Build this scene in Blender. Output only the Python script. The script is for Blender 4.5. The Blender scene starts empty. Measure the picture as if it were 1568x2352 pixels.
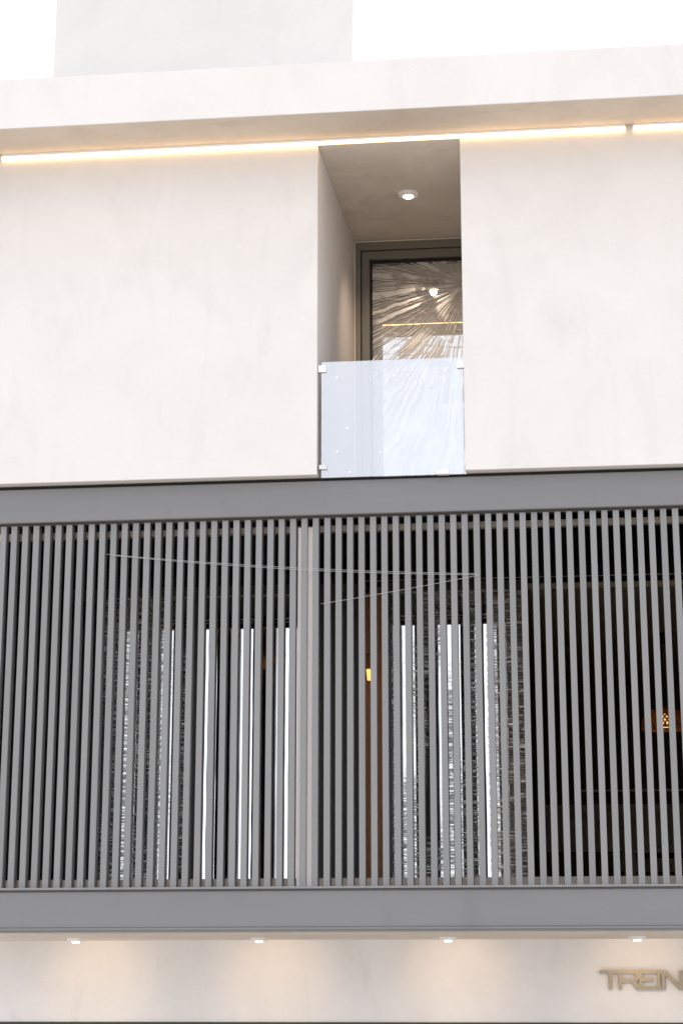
import bpy, bmesh, math, random
from mathutils import Vector, Matrix
random.seed(4)
S = bpy.context.scene
C = S.collection
R = math.radians

# ---------------------------------------------------------------- camera
cam = bpy.data.cameras.new('camera'); cam_o = bpy.data.objects.new('camera', cam); C.objects.link(cam_o)
cam.sensor_fit = 'VERTICAL'; cam.sensor_height = 36; cam.lens = 36 * 4904 / 2352
cam.shift_y = -326 / 2352
cam.clip_start = 0.1; cam.clip_end = 2000
cam_o.location = (0, -17, 2.7)
cam_o.rotation_euler = (R(90 + 16.364), 0, R(7.248))
S.camera = cam_o

# ---------------------------------------------------------------- sky, sun, exposure
SUN_EL, SUN_AZ = 58, 340
w = bpy.data.worlds.new('World'); S.world = w; w.use_nodes = True
nt = w.node_tree; nt.nodes.clear()
sky = nt.nodes.new('ShaderNodeTexSky'); sky.sky_type = 'NISHITA'; sky.sun_disc = False
sky.sun_elevation = R(SUN_EL); sky.sun_rotation = R(SUN_AZ)
sky.air_density = 1.0; sky.dust_density = 5.0; sky.ozone_density = 1.0
hsv = nt.nodes.new('ShaderNodeHueSaturation'); hsv.inputs['Saturation'].default_value = 0.22
bg = nt.nodes.new('ShaderNodeBackground'); bg.inputs['Strength'].default_value = 0.15
wo = nt.nodes.new('ShaderNodeOutputWorld')
cloud = nt.nodes.new('ShaderNodeMix'); cloud.data_type = 'RGBA'; cloud.inputs[0].default_value = 0.82
cloud.inputs[7].default_value = (9.4, 9.75, 10.5, 1)      # even bright cloud cover over the clear sky
nt.links.new(sky.outputs[0], hsv.inputs['Color']); nt.links.new(hsv.outputs[0], cloud.inputs[6]); nt.links.new(cloud.outputs[2], bg.inputs['Color']); nt.links.new(bg.outputs[0], wo.inputs[0])
sun = bpy.data.lights.new('sun', 'SUN'); sun.energy = 0.5; sun.angle = R(40); sun.color = (1, 0.96, 0.9)
sun_o = bpy.data.objects.new('sun', sun); C.objects.link(sun_o)
a = R(SUN_AZ); e = R(SUN_EL)
sd = Vector((math.sin(a) * math.cos(e), math.cos(a) * math.cos(e), math.sin(e)))
sun_o.rotation_euler = sd.to_track_quat('Z', 'Y').to_euler(); sun_o.location = (0, -10, 30)
S.view_settings.view_transform = 'Standard'; S.view_settings.look = 'None'
S.view_settings.gamma = 1; S.view_settings.use_curve_mapping = False
S.view_settings.exposure = 0.38
S.cycles.max_bounces = 10; S.cycles.transparent_max_bounces = 16
S.cycles.caustics_reflective = False; S.cycles.caustics_refractive = False

# ---------------------------------------------------------------- materials
def new_mat(name):
    m = bpy.data.materials.new(name); m.use_nodes = True
    n = m.node_tree.nodes; b = n.get('Principled BSDF')
    return m, m.node_tree, b
def N(t, typ, **kw):
    n = t.nodes.new(typ)
    for k, v in kw.items(): setattr(n, k, v)
    return n
def ramp(t, src, stops):
    r = N(t, 'ShaderNodeValToRGB'); el = r.color_ramp.elements
    while len(el) < len(stops): el.new(0.5)
    for q, (p, c) in zip(el, stops): q.position = p; q.color = c if len(c) == 4 else (*c, 1)
    t.links.new(src, r.inputs['Fac']); return r.outputs['Color']
def noise(t, vec, scale, detail=4, rough=0.55, dist=0.0):
    n = N(t, 'ShaderNodeTexNoise'); n.inputs['Scale'].default_value = scale; n.inputs['Detail'].default_value = detail
    n.inputs['Roughness'].default_value = rough; n.inputs['Distortion'].default_value = dist
    t.links.new(vec, n.inputs['Vector']); return n.outputs['Fac']
def mapped(t, scale=(1, 1, 1), rot=(0, 0, 0), loc=(0, 0, 0)):
    g = N(t, 'ShaderNodeNewGeometry'); mp = N(t, 'ShaderNodeMapping')
    mp.inputs['Scale'].default_value = scale; mp.inputs['Rotation'].default_value = rot; mp.inputs['Location'].default_value = loc
    t.links.new(g.outputs['Position'], mp.inputs['Vector']); return mp.outputs[0]
def mix(t, fac, a, b, mode='MIX'):
    m = N(t, 'ShaderNodeMix', data_type='RGBA', blend_type=mode)
    for s, v in ((m.inputs[0], fac), (m.inputs[6], a), (m.inputs[7], b)):
        if hasattr(v, 'default_value') or hasattr(v, 'is_linked'): t.links.new(v, s)
        elif isinstance(v, (int, float)): s.default_value = v
        else: s.default_value = (*v, 1)
    return m.outputs[2]
def bump(t, b, h, strength, dist=0.01):
    n = N(t, 'ShaderNodeBump'); n.inputs['Strength'].default_value = strength; n.inputs['Distance'].default_value = dist
    t.links.new(h, n.inputs['Height']); t.links.new(n.outputs[0], b.inputs['Normal'])

def stucco(name, c1, c2, streak=0.5, mottled=1.0):
    """trowelled micro-cement: cloudy mottling, trowel arcs, faint vertical runs"""
    m, t, b = new_mat(name)
    p = mapped(t)
    n1 = noise(t, p, 1.3, 6, 0.6, 0.8)
    n2 = noise(t, mapped(t, (1, 1, 0.25)), 2.2, 4, 0.6, 1.5)
    col = mix(t, ramp(t, n1, [(0.35, (0, 0, 0)), (0.68, (1, 1, 1))]), c1, c2)
    dk = tuple(x * 0.90 for x in c1)
    f = ramp(t, n2, [(0.55, (0, 0, 0)), (0.78, (streak,) * 3)])
    col = mix(t, f, col, dk)
    n3 = noise(t, p, 9, 5, 0.65, 2.5)
    lt = tuple(min(0.92, x * 1.07) for x in c2)
    col = mix(t, ramp(t, n3, [(0.58, (0, 0, 0)), (0.74, (0.5 * mottled,) * 3)]), col, lt)
    t.links.new(col, b.inputs['Base Color'])
    b.inputs['Roughness'].default_value = 0.72
    n4 = noise(t, p, 26, 6, 0.7, 0.6)
    bump(t, b, n4, 0.18, 0.006)
    return m
M_wall = stucco('stucco_cream', (0.715, 0.680, 0.650), (0.760, 0.725, 0.695), 0.6)
M_soffit = stucco('stucco_soffit_shade', (0.60, 0.52, 0.44), (0.68, 0.60, 0.51), 0.8, 1.2)  # wall stucco again, underside shade and warm bounce put into its colour
M_niche = stucco('stucco_bounce_tint', (0.72, 0.64, 0.56), (0.83, 0.755, 0.67), 1.2, 2.0)  # same stucco, tinted for warm light bounced up onto ceilings
M_entry = stucco('stucco_entry', (0.82, 0.81, 0.81), (0.88, 0.87, 0.88), 0.8, 1.3)

def paint(name, c, rough=0.45, var=0.06, metallic=0.0, dirt=0.0, stretch=(1, 1, 0.12)):
    m, t, b = new_mat(name)
    n1 = noise(t, mapped(t, stretch), 6, 5, 0.6, 0.5)
    lo = tuple(x * (1 - var) for x in c); hi = tuple(min(1, x * (1 + var)) for x in c)
    col = mix(t, n1, lo, hi)
    if dirt:
        n2 = noise(t, mapped(t), 38, 3, 0.5)
        col = mix(t, ramp(t, n2, [(0.70, (0, 0, 0)), (0.76, (dirt,) * 3)]), col, tuple(min(0.8, x * 1.9) for x in c))
        n3 = noise(t, mapped(t, (1, 1, 0.3)), 3.1, 3, 0.6)
        col = mix(t, ramp(t, n3, [(0.60, (0, 0, 0)), (0.75, (0.6,) * 3)]), col, tuple(x * 0.86 for x in c))
    oi = N(t, 'ShaderNodeObjectInfo')
    v = N(t, 'ShaderNodeMapRange'); v.inputs['To Min'].default_value = 0.93; v.inputs['To Max'].default_value = 1.05
    t.links.new(oi.outputs['Random'], v.inputs['Value'])
    col = mix(t, 1.0, col, v.outputs[0], 'MULTIPLY')
    t.links.new(col, b.inputs['Base Color'])
    b.inputs['Roughness'].default_value = rough; b.inputs['Metallic'].default_value = metallic
    bump(t, b, noise(t, mapped(t), 60, 3), 0.05, 0.002)
    return m
M_slat = paint('grey_slat_paint', (0.232, 0.228, 0.226), 0.42, 0.05, 0.0, 0.35)
M_beam = paint('grey_beam_paint', (0.200, 0.198, 0.198), 0.4, 0.08, 0.0, 0.15, (0.15, 1, 1))
M_dark = paint('dark_frame_paint', (0.045, 0.043, 0.036), 0.5, 0.1)
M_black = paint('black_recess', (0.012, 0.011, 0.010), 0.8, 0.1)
M_frame = paint('bronze_window_frame', (0.20, 0.185, 0.15), 0.4, 0.05)
M_post = paint('cream_post_paint', (0.92, 0.84, 0.81), 0.6, 0.03)
M_seal = paint('pale_sealant', (0.8, 0.72, 0.62), 0.7, 0.02)
M_curb = paint('pale_curb', (0.80, 0.70, 0.60), 0.8, 0.12, 0, 0.2)
M_white = paint('white_plastic', (0.9, 0.9, 0.9), 0.35, 0.01)
M_steel = paint('brushed_steel', (0.55, 0.54, 0.52), 0.3, 0.05, 1.0)
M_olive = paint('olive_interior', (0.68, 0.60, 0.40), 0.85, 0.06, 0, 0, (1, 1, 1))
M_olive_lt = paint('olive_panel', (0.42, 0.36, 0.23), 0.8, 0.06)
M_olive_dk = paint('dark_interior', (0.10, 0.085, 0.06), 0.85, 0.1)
M_cable = paint('pale_cable', (0.62, 0.6, 0.6), 0.5, 0.02)
M_green = paint('greygreen_door', (0.075, 0.078, 0.066), 0.45, 0.06)

def wood(name, c1, c2):
    m, t, b = new_mat(name)
    n = noise(t, mapped(t, (14, 14, 0.8)), 3, 6, 0.65, 1.2)
    t.links.new(mix(t, n, c1, c2), b.inputs['Base Color']); b.inputs['Roughness'].default_value = 0.4
    bump(t, b, n, 0.1, 0.003); return m
M_wood = wood('orange_wood', (0.5, 0.17, 0.035), (0.78, 0.32, 0.09))
M_redwood = wood('dark_red_wood', (0.05, 0.018, 0.008), (0.09, 0.03, 0.012))

def brass():
    m, t, b = new_mat('brushed_bronze')
    n = noise(t, mapped(t, (3, 3, 60)), 4, 4, 0.6)
    n2 = noise(t, mapped(t), 7, 3, 0.6)
    c = mix(t, n2, (0.24, 0.205, 0.155), (0.38, 0.33, 0.25))
    t.links.new(mix(t, n, c, (0.38, 0.33, 0.25)), b.inputs['Base Color'])
    b.inputs['Metallic'].default_value = 0.55; b.inputs['Roughness'].default_value = 0.38
    bump(t, b, n, 0.08, 0.001); return m
M_brass = brass()

def emis(name, c, s):
    m, t, b = new_mat(name); t.nodes.remove(b)
    em = N(t, 'ShaderNodeEmission'); em.inputs[0].default_value = (*c, 1); em.inputs[1].default_value = s
    t.links.new(em.outputs[0], t.nodes['Material Output'].inputs[0]); return m
M_led = emis('led_glow', (1, 0.61, 0.25), 7)
M_led_end = emis('led_glow_dim', (1, 0.8, 0.6), 1.2)
M_lens = emis('downlight_lens', (1, 0.84, 0.6), 9)
M_lamp = emis('lamp_glow', (1, 0.45, 0.10), 1.7)
M_added_glow = emis('rattan_fill_glow', (1, 0.5, 0.14), 1.0)  # weak glow added to brighten the rattan canes

def glass(name, refl, tint, rough=0.0, rcol=(1, 1, 1), haze=0.0, hz=(0.8, 0.84, 0.92), wavy=0.0):
    m, t, b = new_mat(name); t.nodes.remove(b)
    tr = N(t, 'ShaderNodeBsdfTransparent'); tr.inputs[0].default_value = (*tint, 1)
    gl = N(t, 'ShaderNodeBsdfGlossy'); gl.inputs['Roughness'].default_value = rough; gl.inputs[0].default_value = (*rcol, 1)
    if wavy:
        bn = N(t, 'ShaderNodeBump'); bn.inputs['Strength'].default_value = wavy; bn.inputs['Distance'].default_value = 0.02
        t.links.new(noise(t, mapped(t), 1.1, 2), bn.inputs['Height']); t.links.new(bn.outputs[0], gl.inputs['Normal'])
    mx = N(t, 'ShaderNodeMixShader'); mx.inputs[0].default_value = refl
    t.links.new(tr.outputs[0], mx.inputs[1]); t.links.new(gl.outputs[0], mx.inputs[2])
    out = mx.outputs[0]
    if haze:
        df = N(t, 'ShaderNodeBsdfDiffuse'); df.inputs[0].default_value = (*hz, 1)
        m2 = N(t, 'ShaderNodeMixShader'); m2.inputs[0].default_value = haze
        t.links.new(out, m2.inputs[1]); t.links.new(df.outputs[0], m2.inputs[2]); out = m2.outputs[0]
    t.links.new(out, t.nodes['Material Output'].inputs[0]); return m
M_glass = glass('coated_window_glass', 0.66, (0.45, 0.42, 0.36))
M_glass2 = glass('balcony_window_glass', 0.74, (0.42, 0.42, 0.36), wavy=0.03)
M_bal = glass('balustrade_glass', 0.36, (0.72, 0.73, 0.75), 0.0, (0.97, 0.98, 1.0), haze=0.05)

def film_fan(name, cx, cz):
    """stretch-wrap film: creases fanning from a gathered point, their sky glints painted pale"""
    m, t, b = new_mat(name); t.nodes.remove(b)
    g = N(t, 'ShaderNodeNewGeometry'); sx = N(t, 'ShaderNodeSeparateXYZ'); t.links.new(g.outputs['Position'], sx.inputs[0])
    def mt(op, a, b_=None):
        n = N(t, 'ShaderNodeMath', operation=op)
        for i, v in enumerate((a, b_)):
            if v is None: continue
            if isinstance(v, (int, float)): n.inputs[i].default_value = v
            else: t.links.new(v, n.inputs[i])
        return n.outputs[0]
    wob = noise(t, mapped(t), 2.5, 3)
    dx = mt('SUBTRACT', sx.outputs['X'], cx); dz = mt('SUBTRACT', sx.outputs['Z'], cz)
    ang = mt('ADD', mt('ARCTAN2', dz, dx), mt('MULTIPLY', wob, 0.16))
    rad = mt('SQRT', mt('ADD', mt('MULTIPLY', dx, dx), mt('MULTIPLY', dz, dz)))
    def streaks(ka, kr, seed, lo, hi, val):
        cb = N(t, 'ShaderNodeCombineXYZ'); t.links.new(mt('MULTIPLY', ang, ka), cb.inputs[0]); t.links.new(mt('MULTIPLY', rad, kr), cb.inputs[1]); cb.inputs[2].default_value = seed
        return ramp(t, noise(t, cb.outputs[0], 1, 3, 0.6), [(lo, (0, 0, 0)), (hi, (val,) * 3)])
    s1 = streaks(36, 0.8, 1.7, 0.51, 0.56, 1.0)
    s2 = streaks(66, 1.0, 7.1, 0.53, 0.58, 0.95)
    hz = ramp(t, noise(t, mapped(t, (2.2, 1, 26), (0, R(-10), 0)), 1.6, 3, 0.6, 0.4), [(0.52, (0, 0, 0)), (0.64, (0.6,) * 3)])
    patch = ramp(t, noise(t, mapped(t), 3.5, 3), [(0.36, (0.12,) * 3), (0.52, (1, 1, 1))])
    f = mix(t, 1.0, s1, s2, 'LIGHTEN'); f = mix(t, 1.0, f, hz, 'LIGHTEN'); f = mix(t, 1.0, f, patch, 'MULTIPLY')
    slack = N(t, 'ShaderNodeMapRange'); slack.inputs['From Min'].default_value = 7.9; slack.inputs['From Max'].default_value = 8.5; slack.inputs['To Min'].default_value = 0.28
    t.links.new(sx.outputs['Z'], slack.inputs['Value']); f = mix(t, 1.0, f, slack.outputs[0], 'MULTIPLY')   # pulled tight at the top, slack below
    tr = N(t, 'ShaderNodeBsdfTransparent'); tr.inputs[0].default_value = (0.96, 0.95, 0.94, 1)
    df = N(t, 'ShaderNodeBsdfDiffuse'); df.inputs[0].default_value = (0.95, 0.88, 0.80, 1)  # pale diffuse colour paints the sky glints on the creases
    gl = N(t, 'ShaderNodeBsdfGlossy'); gl.inputs['Roughness'].default_value = 0.3
    bn = N(t, 'ShaderNodeBump'); bn.inputs['Strength'].default_value = 1.0; bn.inputs['Distance'].default_value = 0.05
    t.links.new(f, bn.inputs['Height']); t.links.new(bn.outputs[0], gl.inputs['Normal'])
    ms = N(t, 'ShaderNodeMixShader'); ms.inputs[0].default_value = 0.22
    t.links.new(df.outputs[0], ms.inputs[1]); t.links.new(gl.outputs[0], ms.inputs[2])
    mx = N(t, 'ShaderNodeMixShader')
    rg = N(t, 'ShaderNodeMapRange'); rg.inputs['To Min'].default_value = 0.03; rg.inputs['To Max'].default_value = 0.95
    t.links.new(f, rg.inputs['Value']); t.links.new(rg.outputs[0], mx.inputs[0])
    t.links.new(tr.outputs[0], mx.inputs[1]); t.links.new(ms.outputs[0], mx.inputs[2])
    t.links.new(mx.outputs[0], t.nodes['Material Output'].inputs[0]); return m
M_film = film_fan('wrinkled_film_fan', -1.26, 9.32)

def film_rows(name, rot, warm, lo=0.12, band=True, gcol=(1, 1, 1), gl_mix=0.5):
    """stretch-wrap film with short tight creases along the frame edges"""
    m, t, b = new_mat(name); t.nodes.remove(b)
    s1 = ramp(t, noise(t, mapped(t, (3, 1, 55), (0, rot, 0)), 1.5, 4, 0.65, 0.8), [(0.45, (0, 0, 0)), (0.58, (1, 1, 1))])
    bands = ramp(t, noise(t, mapped(t, (1, 1, 0.12)), 5.5, 2, 0.5), [(0.42, (0, 0, 0)), (0.52, (1, 1, 1))])
    f = mix(t, 1.0, s1, bands, 'MULTIPLY') if band else s1
    tr = N(t, 'ShaderNodeBsdfTransparent'); tr.inputs[0].default_value = (0.95, 0.95, 0.93, 1)
    df = N(t, 'ShaderNodeBsdfDiffuse'); df.inputs[0].default_value = (*warm, 1)
    gl = N(t, 'ShaderNodeBsdfGlossy'); gl.inputs['Roughness'].default_value = 0.3; gl.inputs[0].default_value = (*gcol, 1)
    bn = N(t, 'ShaderNodeBump'); bn.inputs['Strength'].default_value = 0.7; bn.inputs['Distance'].default_value = 0.003
    t.links.new(s1, bn.inputs['Height']); t.links.new(bn.outputs[0], gl.inputs['Normal'])
    ms = N(t, 'ShaderNodeMixShader'); ms.inputs[0].default_value = gl_mix
    t.links.new(df.outputs[0], ms.inputs[1]); t.links.new(gl.outputs[0], ms.inputs[2])
    mx = N(t, 'ShaderNodeMixShader')
    rg = N(t, 'ShaderNodeMapRange'); rg.inputs['To Min'].default_value = lo; rg.inputs['To Max'].default_value = 0.9
    t.links.new(f, rg.inputs['Value']); t.links.new(rg.outputs[0], mx.inputs[0])
    t.links.new(tr.outputs[0], mx.inputs[1]); t.links.new(ms.outputs[0], mx.inputs[2])
    t.links.new(mx.outputs[0], t.nodes['Material Output'].inputs[0]); return m
M_film_a = film_rows('wrinkled_film_grey', R(4), (0.92, 0.92, 0.86), 0.05, True, (1, 1, 0.95), 0.6)
M_film_b = film_rows('wrinkled_film_reflection_tint', R(-30), (0.9, 0.76, 0.66), 0.10, False, (1, 0.88, 0.8), 0.85)  # pinkish tint paints the walls mirrored in this film

def rattan():
    m, t, b = new_mat('woven_rattan')
    n = noise(t, mapped(t), 40, 3)
    t.links.new(mix(t, n, (0.60, 0.28, 0.06), (0.82, 0.46, 0.13)), b.inputs['Base Color']); b.inputs['Roughness'].default_value = 0.5
    tl = N(t, 'ShaderNodeBsdfTranslucent'); tl.inputs[0].default_value = (0.9, 0.5, 0.15, 1); ms = N(t, 'ShaderNodeMixShader'); ms.inputs[0].default_value = 0.45
    t.links.new(b.outputs[0], ms.inputs[1]); t.links.new(tl.outputs[0], ms.inputs[2]); t.links.new(ms.outputs[0], t.nodes['Material Output'].inputs[0])
    return m
M_rattan = rattan()

def ground(name, c1, c2, scale, brick=None):
    m, t, b = new_mat(name)
    n = noise(t, mapped(t), scale, 6, 0.65)
    col = mix(t, n, c1, c2)
    t.links.new(col, b.inputs['Base Color']); b.inputs['Roughness'].default_value = 0.85
    bump(t, b, noise(t, mapped(t), 45, 4), 0.3, 0.01); return m
M_ground = ground('pale_earth', (0.42, 0.365, 0.31), (0.50, 0.44, 0.37), 0.4)
M_pave = ground('beige_paving', (0.60, 0.55, 0.495), (0.70, 0.65, 0.59), 3)
M_road = ground('pale_street_paving', (0.42, 0.37, 0.315), (0.50, 0.445, 0.385), 2)

# ---------------------------------------------------------------- helpers
def link(name, bm, m, parent=None, loc=None, smooth=False):
    bmesh.ops.recalc_face_normals(bm, faces=bm.faces)
    me = bpy.data.meshes.new(name)
    if loc is not None: bmesh.ops.translate(bm, verts=bm.verts, vec=-Vector(loc))
    bm.to_mesh(me); bm.free(); me.materials.append(m)
    if smooth:
        for p in me.polygons: p.use_smooth = True
    o = bpy.data.objects.new(name, me); C.objects.link(o)
    if loc is not None: o.location = loc
    if parent is not None: put(o, parent)
    return o
def put(o, parent):
    base = Vector((0, 0, 0)); q = parent
    while q is not None: base += q.location; q = q.parent
    o.location = o.location - base; o.parent = parent
def add_box(bm, x0, x1, y0, y1, z0, z1):
    v = [bm.verts.new((x, y, z)) for x in (x0, x1) for y in (y0, y1) for z in (z0, z1)]
    for f in ((0, 1, 3, 2), (4, 6, 7, 5), (0, 4, 5, 1), (2, 3, 7, 6), (0, 2, 6, 4), (1, 5, 7, 3)): bm.faces.new([v[i] for i in f])
def box(name, m, x0, x1, y0, y1, z0, z1, parent=None, bevel=0):
    bm = bmesh.new(); add_box(bm, x0, x1, y0, y1, z0, z1)
    if bevel: bmesh.ops.bevel(bm, geom=bm.edges[:], offset=bevel, segments=2, affect='EDGES', profile=0.6)
    return link(name, bm, m, parent, loc=((x0 + x1) / 2, (y0 + y1) / 2, z0))
def boxes(name, m, lst, parent=None):
    bm = bmesh.new()
    for b in lst: add_box(bm, *b)
    return link(name, bm, m, parent, loc=(lst[0][0], lst[0][2], lst[0][4]))
def prism_x(name, m, prof, x0, x1, parent=None, bevel=0):
    """profile in (y, z) swept along x"""
    bm = bmesh.new()
    A = [bm.verts.new((x0, y, z)) for y, z in prof]; B = [bm.verts.new((x1, y, z)) for y, z in prof]
    bm.faces.new(A); bm.faces.new(B[::-1])
    for i in range(len(prof)):
        j = (i + 1) % len(prof); bm.faces.new((A[i], A[j], B[j], B[i]))
    if bevel: bmesh.ops.bevel(bm, geom=bm.edges[:], offset=bevel, segments=2, affect='EDGES')
    return link(name, bm, m, parent, loc=(x0, prof[0][0], min(z for _, z in prof)))
def prism_z(name, m, prof, z0, z1, parent=None, bevel=0):
    """profile in (x, y) extruded up"""
    bm = bmesh.new()
    A = [bm.verts.new((x, y, z0)) for x, y in prof]; B = [bm.verts.new((x, y, z1)) for x, y in prof]
    bm.faces.new(A[::-1]); bm.faces.new(B)
    for i in range(len(prof)):
        j = (i + 1) % len(prof); bm.faces.new((A[i], A[j], B[j], B[i]))
    if bevel: bmesh.ops.bevel(bm, geom=bm.edges[:], offset=bevel, segments=2, affect='EDGES')
    return link(name, bm, m, parent, loc=(prof[0][0], prof[0][1], z0))
def lathe(name, m, prof, cx, cy, cz, seg=40, parent=None):
    bm = bmesh.new(); rings = []
    for r, z in prof:
        rings.append([bm.verts.new((cx + r * math.cos(2 * math.pi * i / seg), cy + r * math.sin(2 * math.pi * i / seg), cz + z)) for i in range(seg)])
    for a_, b_ in zip(rings, rings[1:]):
        for i in range(seg): bm.faces.new((a_[i], a_[(i + 1) % seg], b_[(i + 1) % seg], b_[i]))
    if prof[0][0] < 0.002: pass
    bm.faces.new(rings[0][::-1]); bm.faces.new(rings[-1])
    return link(name, bm, m, parent, loc=(cx, cy, cz))
def tube(name, m, pts, r, parent=None, seg=8):
    bm = bmesh.new(); rings = []
    pts = [Vector(p) for p in pts]
    for k, p in enumerate(pts):
        d = (pts[min(k + 1, len(pts) - 1)] - pts[max(k - 1, 0)]).normalized()
        u = d.orthogonal().normalized() if abs(d.z) > 0.99 else d.cross(Vector((0, 0, 1))).normalized()
        v = d.cross(u)
        rings.append([bm.verts.new(p + (u * math.cos(2 * math.pi * i / seg) + v * math.sin(2 * math.pi * i / seg)) * r) for i in range(seg)])
    for a_, b_ in zip(rings, rings[1:]):
        for i in range(seg): bm.faces.new((a_[i], a_[(i + 1) % seg], b_[(i + 1) % seg], b_[i]))
    bm.faces.new(rings[0][::-1]); bm.faces.new(rings[-1])
    return link(name, bm, m, parent, loc=pts[0], smooth=True)
def thing(name, label, cat, loc=(0, 0, 0), group=None):
    o = bpy.data.objects.new(name, None); o.empty_display_size = 0.2; C.objects.link(o); o.location = loc
    return tag(o, label, cat, group)
def tag(o, label, cat, group=None):
    o['label'] = label; o['category'] = cat
    if group: o['group'] = group
    return o
def struct(o): o['kind'] = 'structure'; return o

XL, XR = -6.4, 3.2
BL = -5.26                     # balcony's left side wall
            # ends of the house
NL, NR, NLB = -2.367, -1.142, -2.352   # niche opening left, right, back left

# ---------------------------------------------------------------- ground, street
g = struct(box('ground', M_ground, -400, 400, -400, 400, -0.6, -0.16))
struct(box('road', M_road, -400, 400, -11.5, -3.4, -0.155, -0.12))
struct(box('pavement', M_pave, -400, 400, -3.2, 2.6, -0.15, 0.0))
struct(box('kerb', ground('kerb_concrete', (0.36, 0.35, 0.33), (0.46, 0.44, 0.42), 5), -400, 400, -3.4, -3.2, -0.16, 0.004))
struct(box('far_pavement', M_pave, -400, 400, -40, -11.5, -0.15, 0.0))

# ---------------------------------------------------------------- the house
H = thing('building', 'modern cream stucco house front with grey beams and a deep window niche', 'building', (-1.0, 0, 0))
# upper storey
prism_z('wall', M_wall, [(XL, 0), (NL, 0), (NLB, 2.64), (XL, 2.64)], 6.84, 9.765, H, 0.004)
prism_z('wall', M_wall, [(NR, 0), (XR, 0), (XR, 2.60), (NR, 2.60)], 6.84, 9.765, H, 0.004)
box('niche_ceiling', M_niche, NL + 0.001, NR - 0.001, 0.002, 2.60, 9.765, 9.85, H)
box('niche_sill', M_dark, NL + 0.002, NR - 0.002, 0.13, 0.16, 6.74, 6.822, H)
box('niche_floor', M_pave, NL + 0.002, NR - 0.002, 0.161, 2.60, 6.74, 6.822, H)
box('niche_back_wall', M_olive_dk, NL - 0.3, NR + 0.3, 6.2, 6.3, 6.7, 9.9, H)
# projecting roof slab and parapet
prism_x('parapet', M_wall, [(-0.6, 9.806), (-0.6, 10.264), (0.0, 10.264), (3.0, 10.264), (3.0, 10.1), (-0.588, 10.1), (-0.588, 9.806)], XL - 0.5, XR + 0.5, H, 0.004)
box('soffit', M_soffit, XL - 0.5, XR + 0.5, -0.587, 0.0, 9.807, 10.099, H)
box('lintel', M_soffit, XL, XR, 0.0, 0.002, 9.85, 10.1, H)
box('wall_head', M_wall, XL, NL, 0.004, 2.6, 9.765, 10.1, H)
box('wall_head', M_wall, NR, XR, 0.004, 2.6, 9.765, 10.1, H)
box('roof', M_ground, XL, XR, 3.0, 9.5, 10.0, 10.2, H)
M_tower = stucco('stucco_tower', (0.64, 0.62, 0.60), (0.695, 0.67, 0.65), 0.6)
box('tower', M_tower, -4.690, -2.045, -0.18, 0.10, 10.264, 12.9, H, 0.006)
# wall bottom drip edge and black strip painting the shade in the gap over the beam
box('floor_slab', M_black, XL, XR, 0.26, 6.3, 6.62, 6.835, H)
box('gap_shade_fill', M_black, XL, XR, 0.12, 0.26, 6.79, 6.836, H)  # solid black strip, stands in for the shade in the gap
# lower storey: upper beam
prism_x('beam', M_beam, [(0.10, 6.528), (0.10, 6.806), (0.112, 6.812), (0.30, 6.812), (0.30, 6.795), (0.125, 6.795), (0.125, 6.548), (0.30, 6.548), (0.30, 6.522), (0.106, 6.522)], XL, XR, H)
# lower beam with two drip grooves near its foot
prism_x('beam', M_beam, [(0.10, 3.242), (0.10, 3.50), (0.125, 3.50), (0.125, 3.512), (0.30, 3.512), (0.30, 3.193), (0.108, 3.193), (0.108, 3.206), (0.094, 3.208), (0.094, 3.222), (0.101, 3.224), (0.101, 3.229), (0.095, 3.231), (0.095, 3.238)], XL, XR, H)
# balcony: slab, kerb, ceiling, side walls
box('balcony_floor', M_dark, XL, XR, 0.302, 2.65, 3.36, 3.50, H)
box('balcony_kerb', M_curb, BL + 0.1, XR, 0.262, 0.37, 3.50, 3.606, H)
box('balcony_rail', M_curb, BL + 0.1, XR, 0.29, 0.36, 6.418, 6.470, H)
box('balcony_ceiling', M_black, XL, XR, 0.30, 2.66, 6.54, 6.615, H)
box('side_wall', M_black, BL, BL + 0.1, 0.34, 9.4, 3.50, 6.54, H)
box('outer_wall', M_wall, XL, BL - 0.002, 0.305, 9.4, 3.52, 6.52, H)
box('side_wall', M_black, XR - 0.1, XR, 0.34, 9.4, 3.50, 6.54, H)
# entrance storey
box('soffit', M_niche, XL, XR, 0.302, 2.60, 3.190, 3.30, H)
box('entrance_wall', M_entry, XL, XR, 2.60, 2.80, 2.486, 3.19, H)
box('side_wall', M_entry, XL, XL + 0.3, 2.60, 9.4, 0.0, 2.486, H)
box('side_wall', M_entry, XR - 0.3, XR, 2.60, 9.4, 0.0, 2.486, H)
ent = boxes('door_frame', M_dark, [(XL + 0.3, XR - 0.3, 2.585, 2.72, 2.40, 2.482), (XL + 0.3, XL + 0.38, 2.62, 2.70, 0, 2.40), (-2.55, -2.45, 2.62, 2.70, 0, 2.40), (0.3, 0.4, 2.62, 2.70, 0, 2.40), (XR - 0.38, XR - 0.3, 2.62, 2.70, 0, 2.40)], H)
box('door_pane', M_glass2, XL + 0.38, XR - 0.38, 2.655, 2.665, 0.0, 2.40, H)
box('back_wall', M_olive_dk, XL, XR, 9.4, 9.6, 0.0, 10.0, H)

# post just behind the slats
tag(box('post', M_post, -2.550, -2.420, 0.195, 0.346, 3.514, 6.44, None, 0.004), 'cream square post standing just behind the grey slats', 'post')

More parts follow.
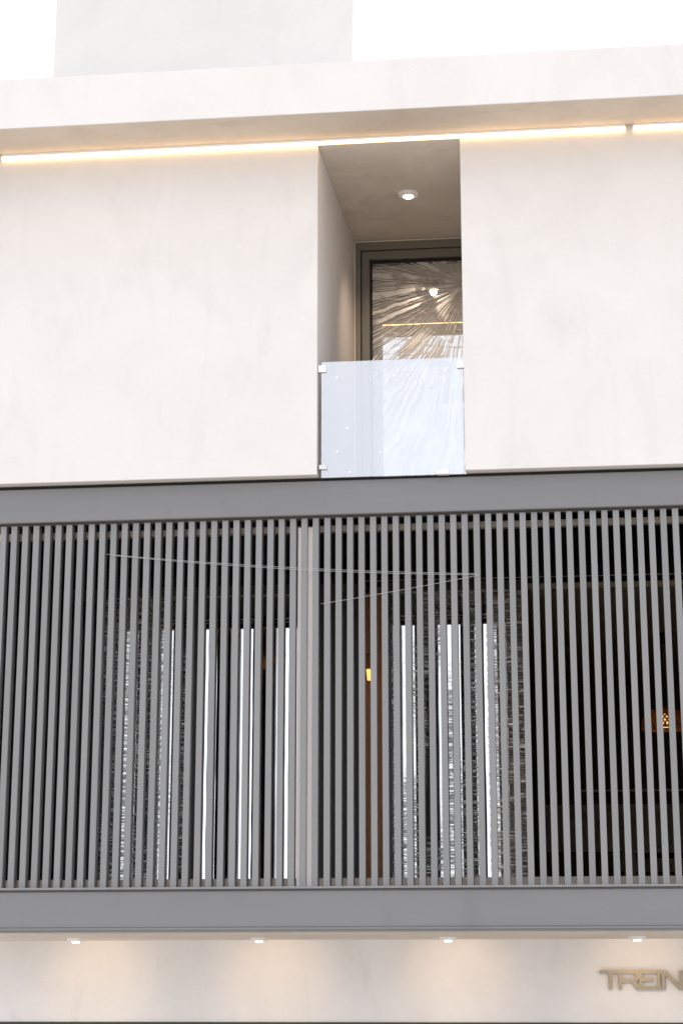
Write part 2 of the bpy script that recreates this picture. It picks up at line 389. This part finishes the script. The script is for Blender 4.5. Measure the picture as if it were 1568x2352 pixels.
# ---------------------------------------------------------------- niche window
WY = 2.43
win = box('window_frame', M_frame, 0, 0, 0, 0, 0, 0) if False else None
WX0, WX1 = NLB + 0.012, NR
Wn = thing('niche_window', 'tall dark framed glass door at the back of the upper niche', 'window', ((WX0 + WX1) / 2, WY, 6.822))
boxes('frame', M_frame, [(WX0, WX1, WY + 0.03, WY + 0.16, 9.665, 9.745), (WX0, WX0 + 0.05, WY + 0.03, WY + 0.16, 6.822, 9.665)], Wn)
boxes('inner_frame', M_frame, [(WX0 + 0.062, WX1, WY + 0.045, WY + 0.18, 9.58, 9.655), (WX0 + 0.062, WX0 + 0.135, WY + 0.045, WY + 0.18, 6.87, 9.58), (WX0 + 0.062, WX1, WY + 0.045, WY + 0.18, 6.825, 6.87)], Wn)
boxes('gasket', M_black, [(WX0 + 0.05, WX1, WY + 0.06, WY + 0.15, 9.655, 9.665), (WX0 + 0.05, WX0 + 0.062, WY + 0.06, WY + 0.15, 6.825, 9.655),
                          (WX0 + 0.135, WX1, WY + 0.10, WY + 0.18, 9.568, 9.58), (WX0 + 0.135, WX0 + 0.150, WY + 0.10, WY + 0.18, 6.87, 9.568)], Wn)
boxes('sealant', M_seal, [(WX0 - 0.010, WX1, WY + 0.02, WY + 0.1, 9.745, 9.756), (WX0 - 0.010, WX0, WY + 0.02, WY + 0.1, 6.825, 9.745)], Wn)
box('pane', M_glass, WX0 + 0.150, WX1, WY + 0.165, WY + 0.175, 6.87, 9.568, Wn)

def sheet(name, m, x0, x1, y, z0, z1, amp, label, nx=36, nz=60, group=None):
    from mathutils import noise as mn
    bm = bmesh.new(); rows = []
    for j in range(nz + 1):
        r = []
        for i in range(nx + 1):
            x = x0 + (x1 - x0) * i / nx; z = z0 + (z1 - z0) * j / nz
            d = amp * (1 + mn.noise(Vector((x * 3, 1.3, z * 5)))) * 0.5
            r.append(bm.verts.new((x, y - d, z)))
        rows.append(r)
    for j in range(nz):
        for i in range(nx): bm.faces.new((rows[j][i], rows[j][i + 1], rows[j + 1][i + 1], rows[j + 1][i]))
    o = link(name, bm, m, None, loc=((x0 + x1) / 2, y, z0), smooth=True)
    return tag(o, label, 'plastic film', group)
sheet('plastic_film', M_film, WX0 + 0.152, NR + 0.10 - 0.104, WY + 0.158, 6.875, 9.562, 0.012, 'wrinkled clear plastic film stretched over the upper niche window')

# ---------------------------------------------------------------- glass balustrade
B = thing('glass_balustrade', 'frameless clear glass balustrade across the foot of the upper niche', 'balustrade', ((NL + NR) / 2, 0.05, 6.82))
box('glass_panel', M_bal, -2.338, -1.152, 0.05, 0.062, 6.823, 7.822, B, 0.001)
for cx_, cz_, full in ((-2.330, 7.76, 1), (-1.166, 7.755, 1), (-2.322, 6.91, 0)):
    h_ = 0.03 if full else 0.02
    c_ = box('clamp', M_white if full else M_steel, cx_ - 0.033, cx_ + 0.033, 0.03, 0.084, cz_ - h_, cz_ + h_, B, 0.003)
for cx_ in (-1.328,):
    box('clamp', M_white, cx_ - 0.05, cx_ + 0.05, 0.028, 0.086, 6.821, 6.858, B, 0.003)
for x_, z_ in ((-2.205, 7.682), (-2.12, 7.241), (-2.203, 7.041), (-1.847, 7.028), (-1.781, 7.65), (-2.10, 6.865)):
    box('glint_dot', M_white, x_ - 0.008, x_ + 0.008, 0.0475, 0.0495, z_ - 0.009, z_ + 0.009, B)  # flat white dots painting small reflected glints on the glass

# ---------------------------------------------------------------- slat screen
P0, PITCH = -5.0705, 0.0947
SC = thing('slat_screen', 'wide screen of upright grey metal slats closing the balcony front', 'screen', (-1.0, 0.14, 3.52))
prism_x('bottom_rail', M_slat, [(0.078, 3.519), (0.078, 3.536), (0.30, 3.536), (0.30, 3.513), (0.126, 3.513), (0.126, 3.519)], XL, XR, SC)
box('top_rail', M_dark, XL, XR, 0.15, 0.20, 6.503, 6.521, SC)
sm = None; k = 0
x = P0
while x < XR - 0.06:
    if sm is None:
        o = box('slat', M_slat, x, x + 0.0495, 0.14, 0.235, 3.537, 6.504, SC, 0.002); sm = o.data; base = o.location.copy()
    else:
        o = bpy.data.objects.new('slat', sm); C.objects.link(o); o.parent = SC
        o.location = base + Vector((x - P0 + random.uniform(-0.0012, 0.0012), random.uniform(-0.001, 0.001), 0))
        o.rotation_euler = (random.uniform(-0.0004, 0.0004), random.uniform(-0.0003, 0.0003), random.uniform(-0.02, 0.02))
    x += PITCH

# ---------------------------------------------------------------- balcony windows and room
GY = 2.65
def bay(x0, x1, label, mat):
    b = thing('balcony_window', label, 'window', ((x0 + x1) / 2, GY, 3.50), 'windows behind the slats')
    boxes('frame', M_green, [(x0, x1, GY - 0.04, GY + 0.06, 6.33, 6.42), (x0, x1, GY - 0.04, GY + 0.06, 3.50, 3.58),
                             (x0, x0 + 0.06, GY - 0.04, GY + 0.06, 3.58, 6.33), (x1 - 0.06, x1, GY - 0.04, GY + 0.06, 3.58, 6.33)], b)
    box('pane', mat, x0 + 0.06, x1 - 0.06, GY + 0.01, GY + 0.02, 3.58, 6.33, b)
    return b
bay(BL + 0.1, -3.86, 'large pane of dark balcony glass behind the leftmost slats', M_glass2)
bay(-3.858, -2.72, 'balcony window left of the cream post with pale vertical reflections', M_glass2)
bay(-2.10, -0.80, 'brightly reflecting balcony window right of the orange wood board', M_glass2)
sheet('plastic_film', M_film_a, -4.75, -3.93, GY - 0.012, 3.6, 6.32, 0.012, 'wrinkled grey plastic film behind the slats left of the cream post', 20, 60)
sheet('plastic_film', M_film_a, -2.03, -1.20, GY - 0.012, 3.6, 6.32, 0.012, 'wrinkled plastic film over the bright window behind the slats', 24, 60)
sheet('plastic_film', M_film_b, -1.15, -0.80, GY - 0.055, 3.56, 6.32, 0.03, 'crumpled plastic film with a painted warm reflection at the right edge of the bright window', 12, 60)
struct(box('wall_pier', M_green, -2.718, -2.275, GY - 0.02, GY + 0.20, 3.50, 6.42))
tag(box('wood_board', M_wood, -2.272, -2.102, GY + 0.0, GY + 0.05, 3.50, 6.33, None), 'orange wooden board standing between the dark pier and window', 'board')
# lintel over the openings with a pale edge line
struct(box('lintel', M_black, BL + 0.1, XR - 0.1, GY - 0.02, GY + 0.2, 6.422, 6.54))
ll = box('lintel_trim', M_seal, -2.32, XR - 0.1, GY - 0.032, GY - 0.021, 6.436, 6.443); struct(ll)
# room
struct(box('room_floor', M_redwood, BL + 0.1, XR - 0.1, GY + 0.2, 9.4, 3.42, 3.50))
struct(box('room_ceiling', M_olive, BL + 0.1, XR - 0.1, GY + 0.21, 9.4, 6.37, 6.60))
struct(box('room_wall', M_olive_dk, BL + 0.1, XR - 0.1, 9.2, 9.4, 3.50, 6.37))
struct(box('wall_panel', M_olive_lt, -0.92, XR - 0.1, 9.14, 9.2, 4.12, 4.91))
tag(box('shelf_rail', M_curb, -0.5, 2.2, 9.05, 9.12, 5.05, 5.075), 'thin pale rail on the far wall of the dark room', 'rail')
tag(boxes('cabinet', M_olive_dk, [(-0.95, 0.0, 8.4, 9.1, 3.5, 4.27), (-0.97, 0.02, 8.38, 9.12, 4.27, 4.31)]), 'low dark cabinet against the far wall of the room', 'cabinet')
tag(boxes('table', M_redwood, [(0.05, 1.9, 6.9, 7.9, 4.20, 4.25), (0.1, 0.17, 6.95, 7.02, 3.5, 4.2), (1.78, 1.85, 6.95, 7.02, 3.5, 4.2), (0.1, 0.17, 7.78, 7.85, 3.5, 4.2), (1.78, 1.85, 7.78, 7.85, 3.5, 4.2)]), 'dark red wooden table in the room behind the right slats', 'table')

def pendant(x, y, ztop, zs, r, h, label, lit, ceil=6.37):
    k_ = 0.5 if r < 0.1 else 1
    t = thing('pendant_lamp', label, 'pendant lamp', (x, y, zs), 'pendant lamps in the room')
    box('ceiling_cup', M_black, x - 0.07 * k_, x + 0.07 * k_, y - 0.07 * k_, y + 0.07 * k_, ztop - 0.09 * k_, ceil, t, 0.01)
    tube('cord', M_black, [(x, y, ztop - 0.09 * k_), (x, y, zs + h)], 0.008 * k_, t)
    # woven dome: two families of crossing canes over a dome, plus rims
    bm = bmesh.new()
    def P(u, v):  # u angle, v 0 top..1 rim
        rr = r * math.sin(0.12 + v * 1.32) ** 0.75; return Vector((x + rr * math.cos(u), y + rr * math.sin(u), zs + h * (1 - v ** 2.0)))
    def cane(pts, wd):
        prev = None
        for kk, p in enumerate(pts):
            nrm = Vector((p.x - x, p.y - y, (p.z - zs) * 0.5)).normalized()
            d = (pts[min(kk + 1, len(pts) - 1)] - pts[max(kk - 1, 0)]).normalized(); s = d.cross(nrm).normalized() * wd
            q = [bm.verts.new(p + s + nrm * 0.003), bm.verts.new(p - s + nrm * 0.003), bm.verts.new(p - s - nrm * 0.003), bm.verts.new(p + s - nrm * 0.003)]
            if prev:
                for i in range(4): bm.faces.new((prev[i], prev[(i + 1) % 4], q[(i + 1) % 4], q[i]))
            prev = q
    nC = 34
    for s in (1, -1):
        for i in range(nC):
            u0 = 2 * math.pi * i / nC
            cane([P(u0 + s * v / 10 * 0.9, v / 10) for v in range(11)], 0.0075)
    for v in (0.0, 1.0):
        cane([P(2 * math.pi * i / 32, v) for i in range(33)], 0.012)
    link('shade', bm, M_rattan, t, loc=(x, y, zs))
    if not lit: lathe('added_glow', M_added_glow, [(0.02, 0.12), (0.06, 0.07), (0.07, 0.02), (0.04, -0.02)], x, y, zs + 0.03, 16, t)  # glow added inside the unlit lamp to brighten its canes
    if lit: lathe('inner_shade', M_lamp, [(r * 0.45, h * 0.1 - 0.12), (r * 0.62, -0.02), (r * 0.55, h * 0.45), (r * 0.2, h * 0.62)], x, y, zs, 24, t)
    return t
pendant(0.51, 5.6, 6.36, 5.38, 0.245, 0.20, 'woven rattan dome pendant lamp hanging behind the rightmost slats', False)
pendant(-3.50, 4.4, 6.36, 6.02, 0.17, 0.14, 'small added lamp in place of an orange reflection close to the ceiling left of the cream post', True)  # added lamp, stands in for an orange reflection in the glass
pendant(-2.195, 2.3, 6.50, 5.57, 0.05, 0.14, 'tiny glowing lamp hanging in front of the orange wooden board', True, 6.54)

# ---------------------------------------------------------------- LED strips under the roof overhang
def led(x0, x1, dz, label):
    t = thing('led_strip', label, 'led strip', ((x0 + x1) / 2, -0.03, 9.78), 'glowing strips along the top of the wall')
    box('glow_tube', M_led, x0, x1, -0.026, -0.006, 9.768 + dz, 9.786 + dz, t)
    box('channel', M_white, x0, x1, -0.034, -0.004, 9.787 + dz, 9.807, t)
    for xe in (x0, x1):
        if abs(xe + 1.974) < 0.01: continue
        s = 1 if xe == x0 else -1
        box('end_cap', M_white, min(xe, xe - s * 0.012), max(xe, xe - s * 0.012), -0.028, -0.004, 9.767 + dz, 9.796 + dz, t)
led(-5.165, -1.9745, -0.001, 'long left glowing warm strip from the house corner to the niche')
led(-1.9735, 0.262, 0.001, 'middle glowing warm strip starting over the window niche')
led(0.335, XR, 0.001, 'right glowing warm strip beyond the small dark gap')

# ---------------------------------------------------------------- downlights
def downlight(x, y, z, label, power, lens=M_lens, rr=0.075, blend=0.9, size=130, tilt=0, tint=(1, 0.66, 0.36)):
    t = thing('downlight', label, 'downlight', (x, y, z), 'round recessed downlights')
    lathe('trim', M_white, [(rr, 0.0), (rr * 0.98, -0.014), (rr * 0.90, -0.026), (rr * 0.5, -0.031), (rr * 0.45, -0.024)], x, y, z, 40, t)
    lathe('lens', lens, [(rr * 0.44, -0.0245), (rr * 0.43, -0.034), (rr * 0.36, -0.041)], x, y, z, 32, t)
    l = bpy.data.lights.new('downlight_beam', 'SPOT'); l.energy = power; l.color = tint; l.spot_size = R(size); l.spot_blend = blend; l.shadow_soft_size = 0.035
    lo = bpy.data.objects.new('downlight_beam', l); C.objects.link(lo); lo.location = (0, 0, -0.06); lo.parent = t
    if tilt: lo.rotation_euler = (R(tilt), 0, 0)
    return t
for x_, lab in ((-4.70, 'leftmost round downlight under the lower grey beam'), (-3.093, 'second downlight from the left under the lower grey beam'),
                (-1.47, 'downlight under the lower grey beam below the bright window'), (0.119, 'downlight under the lower grey beam above the metal letters')):
    downlight(x_, 1.72, 3.190, lab, 8.5, size=84, blend=1.0, tilt=70)
downlight(-1.705, 1.25, 9.765, 'single round downlight in the ceiling of the upper niche', 62, rr=0.098, tilt=32, size=92, tint=(1, 0.78, 0.58))

# ---------------------------------------------------------------- metal sign
SX, SZ = -0.211, 2.924            # metres of crop origin (197, 240)
KX, KZ = 0.720 / 1363, 0.165 / 322
SG = thing('letter_sign', 'brushed bronze metal letters TREIN mounted on the entrance wall', 'sign', (0.15, 2.57, 2.76))
def letter(loops, dy):
    cu = bpy.data.curves.new('letter', 'CURVE'); cu.dimensions = '2D'; cu.fill_mode = 'BOTH'; cu.extrude = 0.010
    for lp in loops:
        sp = cu.splines.new('POLY'); sp.points.add(len(lp) - 1); sp.use_cyclic_u = True
        for q, (u, v) in zip(sp.points, lp): q.co = (SX + (u - 197) * KX, SZ - (v - 240) * KZ, 0, 1)
    tmp = bpy.data.objects.new('tmp', cu); C.objects.link(tmp)
    dg = bpy.context.evaluated_depsgraph_get(); dg.update()
    me = bpy.data.meshes.new_from_object(tmp.evaluated_get(dg))
    bpy.data.objects.remove(tmp)
    me.transform(Matrix.Translation((0, 2.568 + dy, 0)) @ Matrix.Rotation(R(90), 4, 'X'))
    me.name = 'letter'; me.materials.clear(); me.materials.append(M_brass)
    o = bpy.data.objects.new('letter', me); C.objects.link(o); put(o, SG); return o
def arc(cx_, cz_, r, a0, a1, n=8, ry=None):
    return [(cx_ + r * math.cos(R(a0 + (a1 - a0) * i / n)), cz_ - (ry or r) * math.sin(R(a0 + (a1 - a0) * i / n))) for i in range(n + 1)]
letter([[(197, 240), (497, 240), (497, 292), (402, 292), (402, 555), (345, 555), (345, 292), (197, 292)]], 0.0)
letter([[(499, 240), *arc(760, 320, 80, 90, 0), (838, 360), *arc(760, 360, 76, -10, -60), (792, 436), (838, 494), (838, 562), (800, 562), (775, 530), (722, 440), (556, 440), (556, 555), (507, 555), (499, 300)],
        [(553, 292), (553, 388), *arc(748, 340, 42, -90, 90, 8, 48)]], 0.002)
letter([[(836, 244), (1134, 244), (1134, 296), (890, 296), (890, 370), (1070, 370), (1070, 424), (893, 424), (900, 506), (1134, 506), (1134, 562), (840, 562)]], 0.004)
letter([[(1136, 244), (1187, 244), (1187, 562), (1136, 562)]], 0.002)
letter([[(1189, 244), (1284, 244), (1492, 486), (1492, 246), (1548, 246), (1560, 566), (1482, 566), (1262, 320), (1266, 562), (1189, 562), (1189, 506), (1207, 506), (1207, 300), (1189, 300)]], 0.004)
letter([[(1550, 246), (1640, 246), (1640, 300), (1552, 300)]], 0.002)
# stand-off pins
for u in (370, 530, 868, 1160, 1236, 1525):
    X_ = SX + (u - 197) * KX
    box('pin', M_steel, X_ - 0.004, X_ + 0.004, 2.574, 2.602, 2.86, 2.868, SG)

# ---------------------------------------------------------------- cables
def cable(p, q, sag, label, r=0.0012):
    pts = []
    for i in range(25):
        s = i / 24; v = Vector(p).lerp(Vector(q), s); v.z -= sag * 4 * s * (1 - s); pts.append(v)
    return tag(tube('cable', M_cable, pts, r, None, 6), label, 'cable', 'thin cables strung across the slats')
cable((-4.151, 0.132, 6.243), (-1.06, 0.132, 6.004), 0.030, 'upper of the two thin pale cables running across the slats')
cable((-4.10, 0.128, 6.232), (-1.06, 0.128, 5.994), 0.036, 'lower of the paired thin pale cables running across the slats')
cable((-2.351, 0.130, 5.784), (-1.06, 0.130, 5.990), 0.006, 'short thin cable rising to the right across the middle slats')
